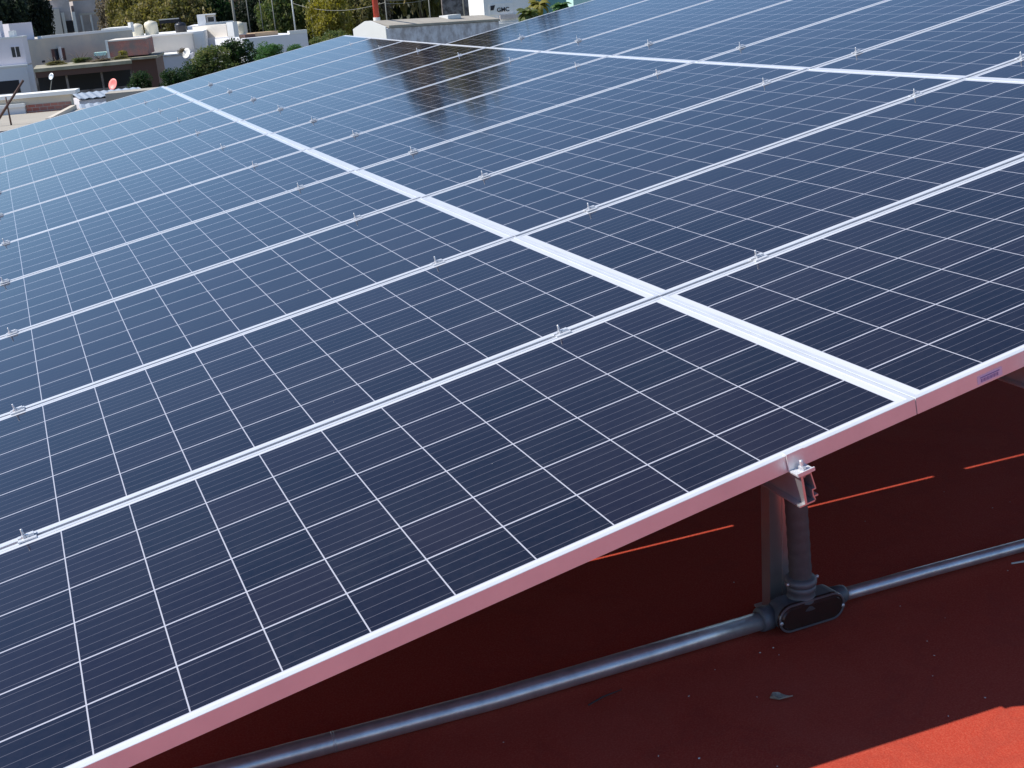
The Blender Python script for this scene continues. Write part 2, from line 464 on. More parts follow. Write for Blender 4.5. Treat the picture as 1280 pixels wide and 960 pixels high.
for x, k in POSTS:
    v = BEAMS[k][0] - (0.026 if k == 0 else 0.0)
    H = beam_bottom(x-0.045, v) - ROOF
    if H < 0.05: H = 0.05
    root = empty('support_post', (x, v, ROOF))
    bm = bmesh.new()
    w, d = 0.020, 0.017
    l = -w-0.022
    prof = [(l, -d), (l+0.033, -d), (l+0.0345, -d+0.0018), (l+0.036, -d), (w-0.006, -d), (w-0.005, -d+0.001), (w-0.004, -d), (w, -d), (w, d), (l, d)]
    prism(bm, prof, lambda a, b: (a, b, 0.006), lambda a, b: (a, b, H + (a)*math.tan(TH)))
    obj('post_section', bm, M['postalu'], root)
    bm = bmesh.new(); box(bm, -0.050, 0.03, -0.035, 0.04, 0.0005, 0.0055)
    bp = obj('base_plate', bm, M['alu2'], root)
    bm = bmesh.new(); hexprism(bm, (-0.030, -0.027), 0.005, 0.0057, 0.012)
    obj('anchor_bolt', bm, M['steel'], bp)
    lab = {0: 'aluminium post standing beside the junction fitting, its top under the rail'}.get(0) if (k == 0 and abs(x) < 0.1) else \
        'aluminium post under the cross beam %s, %s' % (BL[k], {-1.86: 'at its low end', 3.7: 'at its high end'}.get(x, 'mid-way' if abs(x) < 0.1 else 'below the second wide seam'))
    tag(root, lab, 'post', 'posts carrying the array')

# ------------------------------------------------------------------ conduit: left pipe, right pipe, fitting, hose
ZP = ROOF + 0.0235
pl = empty('conduit_pipe', (-0.5, 0.35, ZP))
def rel(o, pts): return [Vector(p) - o.location for p in pts]
bm = bmesh.new()
tube(bm, rel(pl, [(-0.128, 0.350, ZP+0.006), (-0.45, 0.357, ZP+0.003), (-0.80, 0.366, ZP), (-1.25, 0.392, ZP), (-1.9, 0.425, ZP), (-2.9, 0.46, ZP)]), 0.0215, 28)
obj('pipe', bm, M['emt'], pl, smooth=True)
bm = bmesh.new()
tube(bm, rel(pl, [(-1.148, 0.386, ZP), (-1.154, 0.3864, ZP)]), 0.0219, 28)
obj('joint_ring', bm, M['alu2'], pl, smooth=True)
tag(pl, 'thick grey metal conduit pipe lying on the shaded roof, left of the junction fitting', 'pipe', 'conduit pipes')
pr = empty('conduit_pipe', (0.5, 0.35, ZP))
bm = bmesh.new()
tube(bm, rel(pr, [(0.095, 0.352, ZP+0.008), (0.35, 0.350, ZP+0.004), (0.65, 0.345, ZP-0.002), (1.3, 0.335, ZP-0.006), (3.2, 0.33, ZP-0.006)]), 0.0155, 24)
obj('pipe', bm, M['emt'], pr, smooth=True)
tag(pr, 'thinner grey conduit pipe running right from the junction fitting', 'pipe', 'conduit pipes')

fit = empty('junction_fitting', (-0.02, 0.34, ROOF))
zb = 0.036
def stadium(L, r, n=14):
    pts = []
    for s, a0 in ((1, -90), (-1, 90)):
        for k in range(n+1):
            a = R(a0 + 180*k/n); pts.append((s*(L/2-r) + r*math.cos(a), r*math.sin(a)))
    return pts
bm = bmesh.new()
rings = []
for (y, L, r) in ((0.026, 0.150, 0.020), (0.022, 0.170, 0.029), (-0.016, 0.176, 0.031), (-0.024, 0.176, 0.031)):
    rings.append([bm.verts.new((px, y, zb+pz)) for px, pz in stadium(L, r)])
for a, b in zip(rings, rings[1:]):
    for k in range(len(a)): bm.faces.new((a[k], a[(k+1) % len(a)], b[(k+1) % len(a)], b[k]))
bm.faces.new(rings[0]); bm.faces.new(rings[-1][::-1])
obj('body', bm, M['castgrey'], fit, bevel=0.002)
bm = bmesh.new()
tube(bm, [(-0.083, 0.010, zb-0.006), (-0.108, 0.010, zb-0.006), (-0.112, 0.010, zb-0.006)], [0.0268, 0.0275, 0.0262], 28)
obj('pipe_socket', bm, M['castgrey'], fit, smooth=True, bevel=0.0)
bm = bmesh.new()
tube(bm, [(0.083, 0.012, zb-0.004), (0.112, 0.012, zb-0.004), (0.118, 0.012, zb-0.004)], [0.0225, 0.0205, 0.0185], 28)
obj('pipe_socket', bm, M['castgrey'], fit, smooth=True)
bm = bmesh.new()
tube(bm, [(-0.008, 0.0, zb+0.010), (-0.008, 0.0, zb+0.034), (-0.008, 0.0, zb+0.044), (-0.008, 0.0, zb+0.046), (-0.008, 0.0, zb+0.060)], [0.037, 0.031, 0.029, 0.0325, 0.0325], 30)
obj('neck', bm, M['castgrey'], fit, smooth=True)
bm = bmesh.new()
tube(bm, [(-0.009, 0.0, zb+0.061), (-0.009, 0.0, zb+0.066), (-0.009, 0.0, zb+0.072), (-0.009, 0.0, zb+0.078)], [0.034, 0.0355, 0.0355, 0.030], 30)
col_ = obj('hose_collar', bm, M['castgrey'], fit, smooth=True)
for sx in (-1, 1):
    bm = bmesh.new(); tube(bm, [(-0.009+sx*0.0350, -0.006, zb+0.069), (-0.009+sx*0.0415, -0.006, zb+0.069)], 0.0034, 10)
    obj('screw', bm, M['steel'], col_, smooth=True)
bm = bmesh.new()
a = [bm.verts.new((px, -0.0245, zb+pz)) for px, pz in stadium(0.176, 0.0335)]
b = [bm.verts.new((px, -0.0300, zb+pz)) for px, pz in stadium(0.174, 0.0325)]
c = [bm.verts.new((px, -0.0305, zb+pz)) for px, pz in stadium(0.160, 0.0255)]
d = [bm.verts.new((px, -0.0345, zb+pz)) for px, pz in stadium(0.154, 0.0225)]
bm.faces.new(a[::-1]); bm.faces.new(d)
for p, q in ((a, b), (b, c), (c, d)):
    for k in range(len(p)): bm.faces.new((p[k], p[(k+1) % len(p)], q[(k+1) % len(p)], q[k]))
cov = obj('cover_plate', bm, M['cover'], fit)
bm = bmesh.new()
o1 = [bm.verts.new((px, -0.0302, zb+pz)) for px, pz in stadium(0.1745, 0.0328)]
o2 = [bm.verts.new((px, -0.0322, zb+pz)) for px, pz in stadium(0.1725, 0.0318)]
i2 = [bm.verts.new((px, -0.0322, zb+pz)) for px, pz in stadium(0.1660, 0.0290)]
i1 = [bm.verts.new((px, -0.0306, zb+pz)) for px, pz in stadium(0.1640, 0.0280)]
for p, q in ((o1, o2), (o2, i2), (i2, i1)):
    for k in range(len(p)): bm.faces.new((p[k], p[(k+1) % len(p)], q[(k+1) % len(q)], q[k]))
obj('cover_rim', bm, M['rimgrey'], cov)
for sx in (-1, 1):
    bm = bmesh.new(); tube(bm, [(sx*0.0815, -0.0300, zb-0.004), (sx*0.0815, -0.0335, zb-0.004)], 0.0042, 12)
    obj('screw', bm, M['steel'], cov, smooth=True)
fit.scale = (1.05, 1.05, 1.08)
tag(fit, 'dark grey cast junction fitting with an oval cover plate, joining pipes and hose', 'conduit fitting')
hs = empty('flexible_hose', (-0.029, 0.338, ROOF+0.11))
pts, rr = [], []
for k in range(61):
    t = k/60
    pts.append((-0.000 - 0.026*t, 0.002+0.02*t*t, 0.47*t)); rr.append(0.0262 + 0.0006*math.sin(k*1.7) - 0.0015*t)
bm = bmesh.new(); tube(bm, pts, rr, 26)
obj('hose', bm, M['rubber'], hs, smooth=True)
tag(hs, 'dark flexible hose rising from the junction fitting up behind the rail end', 'hose')

# ------------------------------------------------------------------ litter on the shaded roof
M['chip'] = mat('pale_litter', (0.62, 0.58, 0.52), 0.8)
M['leafdry'] = mat('dry_leaf', (0.16, 0.12, 0.08), 0.8, noise=(90, (0.4, 0.36, 0.3), 0.2))
lf = empty('dry_leaf', (-0.255, 0.098, ROOF))
bm = bmesh.new()
pts = [(-0.024, 0.014), (-0.012, 0.018), (0.004, 0.010), (0.022, -0.004), (0.030, -0.020), (0.014, -0.016), (-0.006, -0.004), (-0.022, 0.004)]
top = [bm.verts.new((x, y, 0.004 + 0.006*abs(math.sin(i*2.1)))) for i, (x, y) in enumerate(pts)]
bot = [bm.verts.new((x, y, 0.002 + 0.006*abs(math.sin(i*2.1)))) for i, (x, y) in enumerate(pts)]
bm.faces.new(top); bm.faces.new(bot[::-1])
for i in range(len(pts)): bm.faces.new((top[i], bot[i], bot[(i+1) % len(pts)], top[(i+1) % len(pts)]))
obj('leaf_blade', bm, M['leafdry'], lf)
lf.scale = (0.72, 0.8, 1.5)
tag(lf, 'curled dry leaf on the dark roof below the junction fitting', 'leaf')
bm = bmesh.new(); tube(bm, [(0, 0, 0.003), (0.05, -0.012, 0.004), (0.11, -0.022, 0.003)], [0.0022, 0.0026, 0.0015], 8)
o = obj('dry_twig', bm, M['chip']); o.location = (0.585, 0.312, ROOF)
tag(o, 'pale twig on the roof in front of the thinner pipe', 'twig')
bm = bmesh.new(); tube(bm, [(0, 0, 0.003), (0.04, 0.010, 0.005), (0.09, 0.018, 0.003)], [0.0016, 0.002, 0.001], 8)
o = obj('dry_twig', bm, M['joint']); o.location = (-0.62, 0.275, ROOF)
tag(o, 'thin dark twig lying against the thick pipe', 'twig')
rd = random.Random(3); meshes = []
for k in range(4):
    bm = bmesh.new(); bmesh.ops.create_icosphere(bm, subdivisions=1, radius=1)
    for vtx in bm.verts: vtx.co *= rd.uniform(0.6, 1.3); vtx.co.z *= 0.4
    me = bpy.data.meshes.new('chip'); bm.to_mesh(me); bm.free(); me.materials.append(M['chip']); meshes.append(me)
for k in range(26):
    o = bpy.data.objects.new('litter_chip', meshes[k % 4]); COL.objects.link(o)
    x = rd.uniform(-0.9, 0.75); y = rd.uniform(-0.12, 0.30)
    if k < 4: x, y = rd.uniform(-0.33, -0.12), rd.uniform(0.2, 0.28)
    if k > 20: x, y = rd.uniform(-0.3, 1.0), rd.uniform(0.42, 0.8)
    s = rd.uniform(0.0010, 0.0022)
    o.location = (x, y, ROOF+s*0.35); o.scale = (s*1.3, s, s); o.rotation_euler = (0, 0, rd.uniform(0, 6))
    tag(o, 'tiny pale chip of litter on the red roof below the array', 'litter', 'tiny chips scattered on the roof')

# ================================================================== the town beyond
S = 1.8                                            # enlarges the town about the camera; positions from image coordinates at assumed depths
AZ = R(12)
FW = Vector((math.sin(AZ), math.cos(AZ), 0)); RT = Vector((math.cos(AZ), -math.sin(AZ), 0))
def T(r, f, h, s=S):                               # right, forward, height
    return Vector((CAM.x, CAM.y, CAM.z)) + RT*(r*s) + FW*(f*s) + Vector((0, 0, (h-7.5)*s))

def wmat(name, c, c2, sc_=0.5, k=0.22, rough=0.9): return mat(name, c, rough, noise=(sc_, c2, k), bump=(3, 0.3, 0.02), spec=0.2)
M['lav'] = wmat('lavender_paint', (0.84, 0.77, 0.80), (0.78, 0.71, 0.75))
M['paleblue'] = wmat('pale_blue_paint', (0.74, 0.74, 0.77), (0.68, 0.68, 0.71))
M['white'] = wmat('white_paint', (0.84, 0.83, 0.80), (0.77, 0.76, 0.73))
M['grey'] = wmat('bare_render', (0.44, 0.43, 0.40), (0.66, 0.57, 0.46), 0.25, 0.15)
M['cream'] = wmat('cream_render', (0.74, 0.68, 0.60), (0.64, 0.59, 0.53), 0.4)
M['stain'] = wmat('stained_render', (0.78, 0.76, 0.80), (0.46, 0.42, 0.43), 0.9, 0.10)
M['beige'] = wmat('beige_roof', (0.46, 0.42, 0.35), (0.34, 0.31, 0.27), 0.7)
M['dark'] = mat('dark_interior', (0.03, 0.03, 0.035), 0.9)
M['glass'] = mat('window_glass', (0.03, 0.035, 0.045), 0.08)
M['slab'] = wmat('weathered_slab', (0.42, 0.38, 0.30), (0.24, 0.23, 0.16), 0.8, 0.15)
M['tank'] = mat('cream_tank_plastic', (0.72, 0.66, 0.52), 0.5)
M['blacktank'] = mat('black_tank_plastic', (0.02, 0.02, 0.025), 0.4)
M['redpaint'] = mat('red_paint', (0.50, 0.06, 0.035), 0.5)
M['dish'] = mat('coral_red_dish', (0.85, 0.22, 0.20), 0.5)
M['galv'] = mat('galvanised_sheet', (0.52, 0.56, 0.60), 0.45, 0.5, noise=(1.5, (0.40, 0.42, 0.44), 0.25))
M['pole'] = mat('weathered_pole', (0.20, 0.20, 0.18), 0.85)
M['rust'] = mat('rusty_tube', (0.09, 0.045, 0.035), 0.7)
M['teal'] = wmat('teal_paint', (0.16, 0.30, 0.33), (0.13, 0.25, 0.28))
M['mint'] = wmat('mint_paint', (0.55, 0.78, 0.72), (0.50, 0.72, 0.66))
M['lattice'] = wmat('dark_block_wall', (0.10, 0.085, 0.08), (0.26, 0.23, 0.22), 1.4, 0.08)
M['olivehouse'] = wmat('old_house_render', (0.60, 0.55, 0.54), (0.42, 0.38, 0.36), 0.5)
M['ochre'] = wmat('ochre_render', (0.50, 0.36, 0.22), (0.42, 0.30, 0.20), 0.5)

def brick_mat():
    mt = bpy.data.materials.new('red_brickwork'); mt.use_nodes = True
    nt = mt.node_tree; b = nt.nodes['Principled BSDF']; b.inputs['Roughness'].default_value = 0.9
    tc = nt.nodes.new('ShaderNodeTexCoord'); mp = nt.nodes.new('ShaderNodeMapping')
    mp.inputs['Rotation'].default_value = (R(90), 0, 0)
    br = nt.nodes.new('ShaderNodeTexBrick'); br.inputs['Scale'].default_value = 3.2
    br.inputs['Color1'].default_value = (0.50, 0.17, 0.12, 1); br.inputs['Color2'].default_value = (0.40, 0.13, 0.10, 1)
    br.inputs['Mortar'].default_value = (0.42, 0.36, 0.33, 1); br.inputs['Mortar Size'].default_value = 0.02
    n = nt.nodes.new('ShaderNodeTexNoise'); n.inputs['Scale'].default_value = 1.1; n.inputs['Detail'].default_value = 8
    mx = nt.nodes.new('ShaderNodeMix'); mx.data_type = 'RGBA'; mx.inputs[7].default_value = (0.26, 0.20, 0.18, 1)
    rp = nt.nodes.new('ShaderNodeValToRGB'); rp.color_ramp.elements[0].position = 0.42; rp.color_ramp.elements[1].position = 0.65
    nt.links.new(tc.outputs['Object'], mp.inputs[0]); nt.links.new(mp.outputs[0], br.inputs['Vector'])
    nt.links.new(tc.outputs['Object'], n.inputs['Vector']); nt.links.new(n.outputs['Fac'], rp.inputs[0])
    nt.links.new(rp.outputs[0], mx.inputs[0]); nt.links.new(br.outputs['Color'], mx.inputs[6])
    nt.links.new(mx.outputs[2], b.inputs['Base Color'])
    return mt
M['brick'] = brick_mat()

class Bld:
    """a building set out from its front wall A-B (right, forward), depth measured backwards"""
    def __init__(s, name, label, cat, A, B, sc_=S, group=None):
        s.s = sc_
        a, b = T(A[0], A[1], 0, sc_), T(B[0], B[1], 0, sc_)
        s.L = (b-a).length
        s.root = empty(name, (a.x, a.y, GZ), (0, 0, math.atan2((b-a).y, (b-a).x)))
        tag(s.root, label, cat, group)
    def z(s, h): return (CAM.z + (h-7.5)*s.s) - GZ
    def blk(s, name, x0, x1, y0, y1, h0, h1, m_, parent=None, bev=0.0):
        """x in fractions of the front, y in unscaled units backwards, h = height before scaling (None = ground)"""
        bm = bmesh.new()
        box(bm, x0*s.L, x1*s.L, y0*s.s, y1*s.s, 0 if h0 is None else s.z(h0), s.z(h1))
        return obj(name, bm, M[m_], parent or s.root, bevel=bev)
    def win(s, x0, x1, h0, h1, y=0.0, frame='white', panes=1, parent=None):
        bm = bmesh.new(); t = 0.05
        X0, X1, Z0, Z1, Y = x0*s.L, x1*s.L, s.z(h0), s.z(h1), y*s.s
        for q in ((X0-t, X1+t, Z1, Z1+t), (X0-t, X1+t, Z0-t, Z0), (X0-t, X0, Z0, Z1), (X1, X1+t, Z0, Z1)):
            box(bm, q[0], q[1], Y-0.06, Y-0.003, q[2], q[3])
        for k in range(1, panes):
            xx = X0 + (X1-X0)*k/panes
            box(bm, xx-t*0.6, xx+t*0.6, Y-0.055, Y-0.003, Z0+0.002, Z1-0.002)
        f = obj('window', bm, M[frame], parent or s.root)
        bm = bmesh.new(); box(bm, X0+0.002, X1-0.002, Y-0.022, Y-0.004, Z0+0.002, Z1-0.002)
        obj('pane', bm, M['glass'], f)
        return f

# lavender house, far left
h = Bld('town_house', 'lavender house with a two-pane window beside the bare grey wall', 'house', (-17.4, 60), (-11.40, 60))
h.blk('wall', 0, 1, 0, 1.1, 5.632, 6.80, 'lav')
h.blk('lower_wall', 0, 1.0, -0.3, 1.1, None, 5.56, 'paleblue')
h.blk('ledge', 0, 1.006, -0.34, 0.002, 5.562, 5.63, 'white')
h.blk('parapet', 0, 1.004, -0.02, 1.12, 6.802, 6.86, 'white')
h.blk('roof_block', 0.25, 0.845, 0.25, 1.0, 6.862, 7.58, 'lav')
h.blk('chimney', 0.90, 0.94, 0.3, 0.8, 6.862, 7.12, 'white')
h.win(0.905, 0.965, 5.97, 6.42, panes=2, frame='lav')
h.blk('opening', 0.40, 0.925, -0.31, -0.302, 4.42, 4.98, 'dark')

# bare grey house behind the porch
h = Bld('town_house', 'long bare grey wall with white parapet and a dark window split by a post', 'house', (-13.3, 70), (-8.4, 77))
h.blk('wall', 0, 1, 0, 7, None, 6.52, 'grey')
h.blk('parapet', 0.16, 1.0, -0.03, 0.3, 6.522, 6.66, 'white')
h.win(0.215, 0.335, 5.28, 5.93, frame='grey', panes=1)
h.blk('white_post', 0.268, 0.285, -0.2, -0.1, 5.2, 6.02, 'white')
h.blk('vent_hole', 0.125, 0.150, -0.012, -0.002, 5.29, 5.40, 'dark')
h.blk('roof_room', -0.02, 0.17, 0.6, 3.2, 6.53, 7.42, 'lav')
h.blk('pipe_stub', 1.02, 1.05, 0.2, 0.4, 6.4, 6.95, 'white')

# porch with weeds on its slab
h = Bld('porch', 'dark open porch under a weedy weathered slab in front of the grey wall', 'porch', (-10.25, 55), (-6.3, 55.6))
h.blk('slab', 0, 1, 0, 4.2, 5.42, 5.56, 'slab')
h.blk('slab_beam', 0.01, 0.99, 0.06, 0.25, 5.18, 5.418, 'rust')
h.blk('back_wall', 0.0, 1, 3.0, 3.2, None, 5.416, 'dark')  # near-black colour paints in the shade beneath the slab
for x in (0.0, 0.30, 0.66, 0.97): h.blk('pillar', x, x+0.022, 0.3, 0.42, None, 5.178, 'lattice')
h.blk('low_wall', 0, 1, 0.35, 0.5, None, 4.50, 'lattice')

# red brick house right of the porch
h = Bld('brick_house', 'red brick upper wall with a white corner post between the grey and the cream walls', 'house', (-9.0, 69.5), (-6.98, 69.5))
h.blk('wall', 0.03, 1, 0, 4, 5.30, 6.10, 'brick')
h.blk('coping', 0.0, 1.0, -0.03, 4, 6.102, 6.17, 'cream')
h.blk('corner_post', -0.03, 0.03, -0.06, 0.12, 5.16, 6.20, 'white')
h.blk('slab', 0.03, 1.25, -0.8, 4, 5.10, 5.22, 'slab')
h.blk('lower_wall', 0.30, 1.2, -0.4, 4, None, 5.098, 'rust')
h.blk('awning', -0.36, -0.05, -0.2, 0.5, 5.45, 5.62, 'mint')

# cream house with the light blue lower wall
h = Bld('town_house', 'cream house with a pale blue lower wall carrying two cream water tanks', 'house', (-8.05, 80), (-5.22, 80))
h.blk('wall', 0, 1, 0, 1.4, None, 5.94, 'cream')
h.blk('back_roof', -0.62, 1.22, 1.4, 9.0, None, 6.06, 'white')
h.blk('ledge', 0.02, 0.93, -3.4, 0, 4.90, 4.98, 'white')
h.blk('lower_wall', 0.09, 0.98, -3.3, -0.01, None, 4.88, 'paleblue')
h.blk('parapet', -0.02, 1.02, -0.04, 0.2, 5.942, 6.00, 'cream')

def water_tank(r, f, h0, rad, ht, m_, label):
    loc = T(r, f, h0); root = empty('water_tank', loc)
    R_, H_ = rad*S, ht*S
    bm = bmesh.new()
    prof = [(0.96, 0), (1, 0.03), (0.97, 0.16), (1, 0.2), (0.97, 0.36), (1, 0.4), (0.97, 0.56), (1, 0.60), (0.98, 0.78), (0.80, 0.90), (0.40, 0.96)]
    tube(bm, [(0, 0, z*H_) for _, z in prof], [q*R_ for q, _ in prof], 24)
    obj('tank_body', bm, M[m_], root, smooth=True)
    bm = bmesh.new(); tube(bm, [(0, 0, 0.961*H_), (0, 0, 1.0*H_), (0, 0, 1.01*H_)], [0.34*R_, 0.34*R_, 0.28*R_], 18)
    obj('lid', bm, M[m_], root, smooth=True)
    tag(root, label, 'water tank', 'water tanks on the roofs')
water_tank(-8.72, 83.0, 6.06, 0.36, 0.76, 'tank', 'cream water tank on the flat roof, left one of the close pair')
water_tank(-7.88, 83.2, 6.06, 0.42, 0.86, 'tank', 'larger cream water tank on the flat roof, right one of the close pair')
water_tank(-6.02, 82.8, 6.02, 0.36, 0.66, 'blacktank', 'black water tank alone on the flat roof')

h = Bld('pergola', 'dark flat canopy behind the cream tanks', 'canopy', (-8.8, 100), (-7.3, 100))
h.blk('canopy', 0, 1, 0, 2, 6.50, 6.80, 'dark'); h.blk('canopy_edge', 0, 1.0, -0.06, 0, 6.76, 6.84, 'cream')
for x in (0.02, 0.94): h.blk('leg', x, x+0.04, 0.1, 0.2, None, 6.498, 'rust')

h = Bld('town_house', 'low white wall block between the grey house and the cream tanks', 'house', (-11.6, 88), (-9.45, 88))
h.blk('wall', 0, 1, 0, 5, None, 6.52, 'cream'); h.blk('parapet', 0, 1, -0.03, 5, 6.522, 6.60, 'white')
h = Bld('town_house', 'long white house with a small white stair block on its roof', 'house', (-6.1, 90), (-2.95, 90))
h.blk('wall', 0, 1, 0, 8, None, 6.28, 'paleblue'); h.blk('parapet', 0.4, 1, -0.03, 0.3, 6.282, 6.42, 'white')
h.blk('roof_room', 0.22, 0.40, 1.0, 2.6, 6.282, 6.92, 'white'); h.blk('roof_cover', 0.22, 0.62, 0.95, 2.7, 6.922, 6.99, 'white')
h.win(0.44, 0.58, 6.45, 6.78, y=1.4, frame='paleblue')
h.blk('roof_room_wall', 0.41, 0.60, 1.4, 2.6, 6.284, 6.92, 'grey')
h = Bld('town_house', 'white house with a bright corner pillar under the round cream tank', 'house', (-2.9, 84), (-1.2, 86))
h.blk('wall', 0.0, 0.75, 0, 5, None, 5.50, 'paleblue'); h.blk('pillar', 0.0, 0.17, -0.15, 0.4, None, 6.42, 'white')
h.blk('roof_room', 0.22, 1.0, 1.0, 4, 5.502, 6.28, 'cream'); h.blk('parapet', 0.18, 1.0, -0.02, 0.2, 5.502, 5.6, 'white')
water_tank(-2.42, 85.2, 5.60, 0.30, 0.80, 'tank', 'cream water tank beside the bright white pillar')
h = Bld('town_house', 'pale blue house behind the bright green bushes', 'house', (-2.0, 75), (1.75, 76.5))
h.blk('wall', 0, 1, 0, 5, None, 5.55, 'paleblue'); h.blk('parapet', 0.72, 1.0, -0.02, 0.3, 5.552, 5.74, 'white')
h.blk('roof_heap', 0.30, 0.66, 1.2, 2.6, 5.552, 5.78, 'ochre'); h.blk('roof_box', 0.12, 0.28, 1.0, 2.0, 5.552, 5.74, 'rust')

# white hall with pitched end
h = Bld('white_hall', 'long white hall with a bright pitched gable end, beige roof and stained side wall', 'hall', (4.92, 58), (11.65, 66))
def hall(h):
    L = h.L; s = h.s
    zt = h.z(5.92); wd = 1.75*s
    bm = bmesh.new()
    poly = [(0, 0), (wd, 0), (wd, zt-0.05), (wd*0.55, zt+0.48), (0, zt-0.02)]
    dx = 0.0
    prism(bm, poly, lambda y, z: (0, y, z), lambda y, z: (L, y, z-(0.6 if z > 1 else 0)))
    obj('wall', bm, M['stain'], h.root)
    bm = bmesh.new()
    poly = [(-0.1, zt+0.005), (wd*0.55, zt+0.50), (wd+0.1, zt-0.02), (wd+0.1, zt+0.10), (wd*0.55, zt+0.66), (-0.1, zt+0.20)]
    prism(bm, poly, lambda y, z: (0.4, y, z), lambda y, z: (L+0.1, y, z-0.6))
    obj('roof', bm, M['beige'], h.root)
    bm = bmesh.new()
    poly = [(-0.1, 0), (wd+0.1, 0), (wd+0.1, zt+0.1), (wd*0.62, zt+0.68), (wd*0.45, zt+0.68), (-0.1, zt+0.12)]
    prism(bm, poly, lambda y, z: (-0.15, y, z), lambda y, z: (-0.003, y, z))
    obj('gable_wall', bm, M['white'], h.root)
    bm = bmesh.new(); box(bm, L*0.60, L*0.72, wd*0.3, wd*0.6, zt+0.05, zt+0.42)
    obj('roof_box', bm, M['white'], h.root)
hall(h)

# block with painted lettering
h = Bld('shop_building', 'white building with a painted sign and short dark lettering behind the hall', 'building', (12.4, 75), (15.6, 75))
h.blk('wall', 0, 1.0, 0, 6, None, 7.6, 'white')
h.blk('awning', 0.28, 0.66, -0.3, -0.002, 5.42, 5.66, 'olivehouse')
h.blk('step', 0.22, 0.72, -0.5, -0.002, None, 5.2, 'white')
sg = h.blk('sign_board', 0.10, 0.56, -0.05, -0.003, 5.70, 6.36, 'white')
tc_ = bpy.data.curves.new('sign_lettering', 'FONT'); tc_.body = 'GMC'; tc_.size = 0.62; tc_.extrude = 0.02; tc_.offset = 0.012
to = bpy.data.objects.new('sign_lettering', tc_); COL.objects.link(to)
dg = bpy.context.evaluated_depsgraph_get()
me = bpy.data.meshes.new_from_object(to.evaluated_get(dg)); bpy.data.objects.remove(to)
me.materials.append(M['dark']); to = bpy.data.objects.new('sign_lettering', me); COL.objects.link(to)
to.parent = sg; to.rotation_euler = (R(90), 0, 0); to.location = (h.L*0.24, -0.05*S-0.03, h.z(5.86))
bm = bmesh.new()
prism(bm, [(0, 0.1), (0.34, 0.12), (0.52, 0.62), (0.02, 0.58)], lambda x, z: (x, -0.05, z), lambda x, z: (x, 0.0, z))
fl = obj('sign_emblem', bm, M['dark'], sg); fl.location = (h.L*0.12, -0.05*S-0.006, h.z(5.92))

h = Bld('block_wall', 'dark rough block wall behind the hall roof, beside the white building', 'wall', (11.6, 88), (15.2, 88))
h.blk('wall', 0, 1, 0, 0.5, None, 7.4, 'lattice')
h = Bld('town_house', 'teal house wall behind the palms', 'house', (16.6, 80), (18.7, 80)); h.blk('wall', 0, 1, 0, 5, None, 7.2, 'teal'); h.blk('parapet', 0, 1, -0.02, 5, 7.202, 7.3, 'white')
h = Bld('town_house', 'mint house at the far right beyond the palms', 'house', (18.9, 79), (22.5, 80)); h.blk('wall', 0, 1, 0, 5, None, 7.3, 'mint'); h.blk('parapet', 0, 1, -0.02, 5, 7.302, 7.4, 'white')

# hillside houses
h = Bld('hillside_house', 'old grey villa with white pillars and an arch among the trees', 'house', (-22.3, 128), (-14.2, 130))
h.blk('wall', 0.02, 0.36, 1.2, 6, None, 9.2, 'olivehouse'); h.blk('upper_wall', 0.42, 1, 3.0, 8, None, 9.0, 'olivehouse')
h.blk('bay', 0.0, 0.22, 0, 1.2, None, 8.4, 'cream')
h.blk('doorway', 0.24, 0.40, 1.08, 1.19, 6.1, 7.2, 'dark')
for x in (0.06, 0.24, 0.36): h.blk('pillar', x, x+0.035, 0.6, 0.9, None, 8.0, 'white')
for k, x in enumerate((0.47, 0.58, 0.69)):
    h.blk('pillar', x, x+0.02, 2.4, 2.6, None, 7.6, 'white')
h.blk('arch_lintel', 0.46, 0.72, 2.4, 2.62, 7.602, 7.8, 'grey')
bm = bmesh.new(); tube(bm, [(h.L*0.87+1.5*math.cos(t*math.pi/12), 2.9*S, h.z(6.2)+(0 if t in (-1, 13) else 1.4)+1.5*max(0, math.sin(t*math.pi/12))) for t in range(13)], 0.16, 8)
obj('arch', bm, M['white'], h.root, smooth=True)
h = Bld('hillside_house', 'ochre house with a teal window above the grey villa', 'house', (-22.6, 138), (-14.5, 140))
h.blk('wall', 0, 0.45, 0, 5, None, 10.6, 'ochre'); h.blk('side_wall', 0.452, 1, 0.6, 5, None, 10.2, 'cream')
h.win(0.55, 0.75, 9.2, 9.9, y=0.6, frame='teal', panes=2)
bm = bmesh.new()
def hill(bm, r0, f0, rx, ry, hh, n=22):
    rows = []
    for i in range(n+1):
        row = []
        for j in range(n+1):
            a, b = i/n*2-1, j/n*2-1
            k = max(0, 1-a*a)*max(0, 1-b*b)
            p = T(r0+a*rx, f0+b*ry, 0); p.z = GZ + hh*k*S*(1+0.12*math.sin(5*a+3*b)) - 0.05
            row.append(bm.verts.new(p))
        rows.append(row)
    for i in range(n):
        for j in range(n): bm.faces.new((rows[i][j], rows[i+1][j], rows[i+1][j+1], rows[i][j+1]))
M['hill'] = mat('wooded_hillside', (0.035, 0.045, 0.018), 0.95, noise=(0.15, (0.10, 0.085, 0.045), 0.2), bump=(0.6, 1.0, 0.8))
hill(bm, -16, 190, 60, 62, 9)
tag(obj('hillside', bm, M['hill'], smooth=True), kind='structure')
bm = bmesh.new(); hill(bm, 60, 200, 70, 70, 12)
tag(obj('hillside', bm, M['hill'], smooth=True), kind='structure')

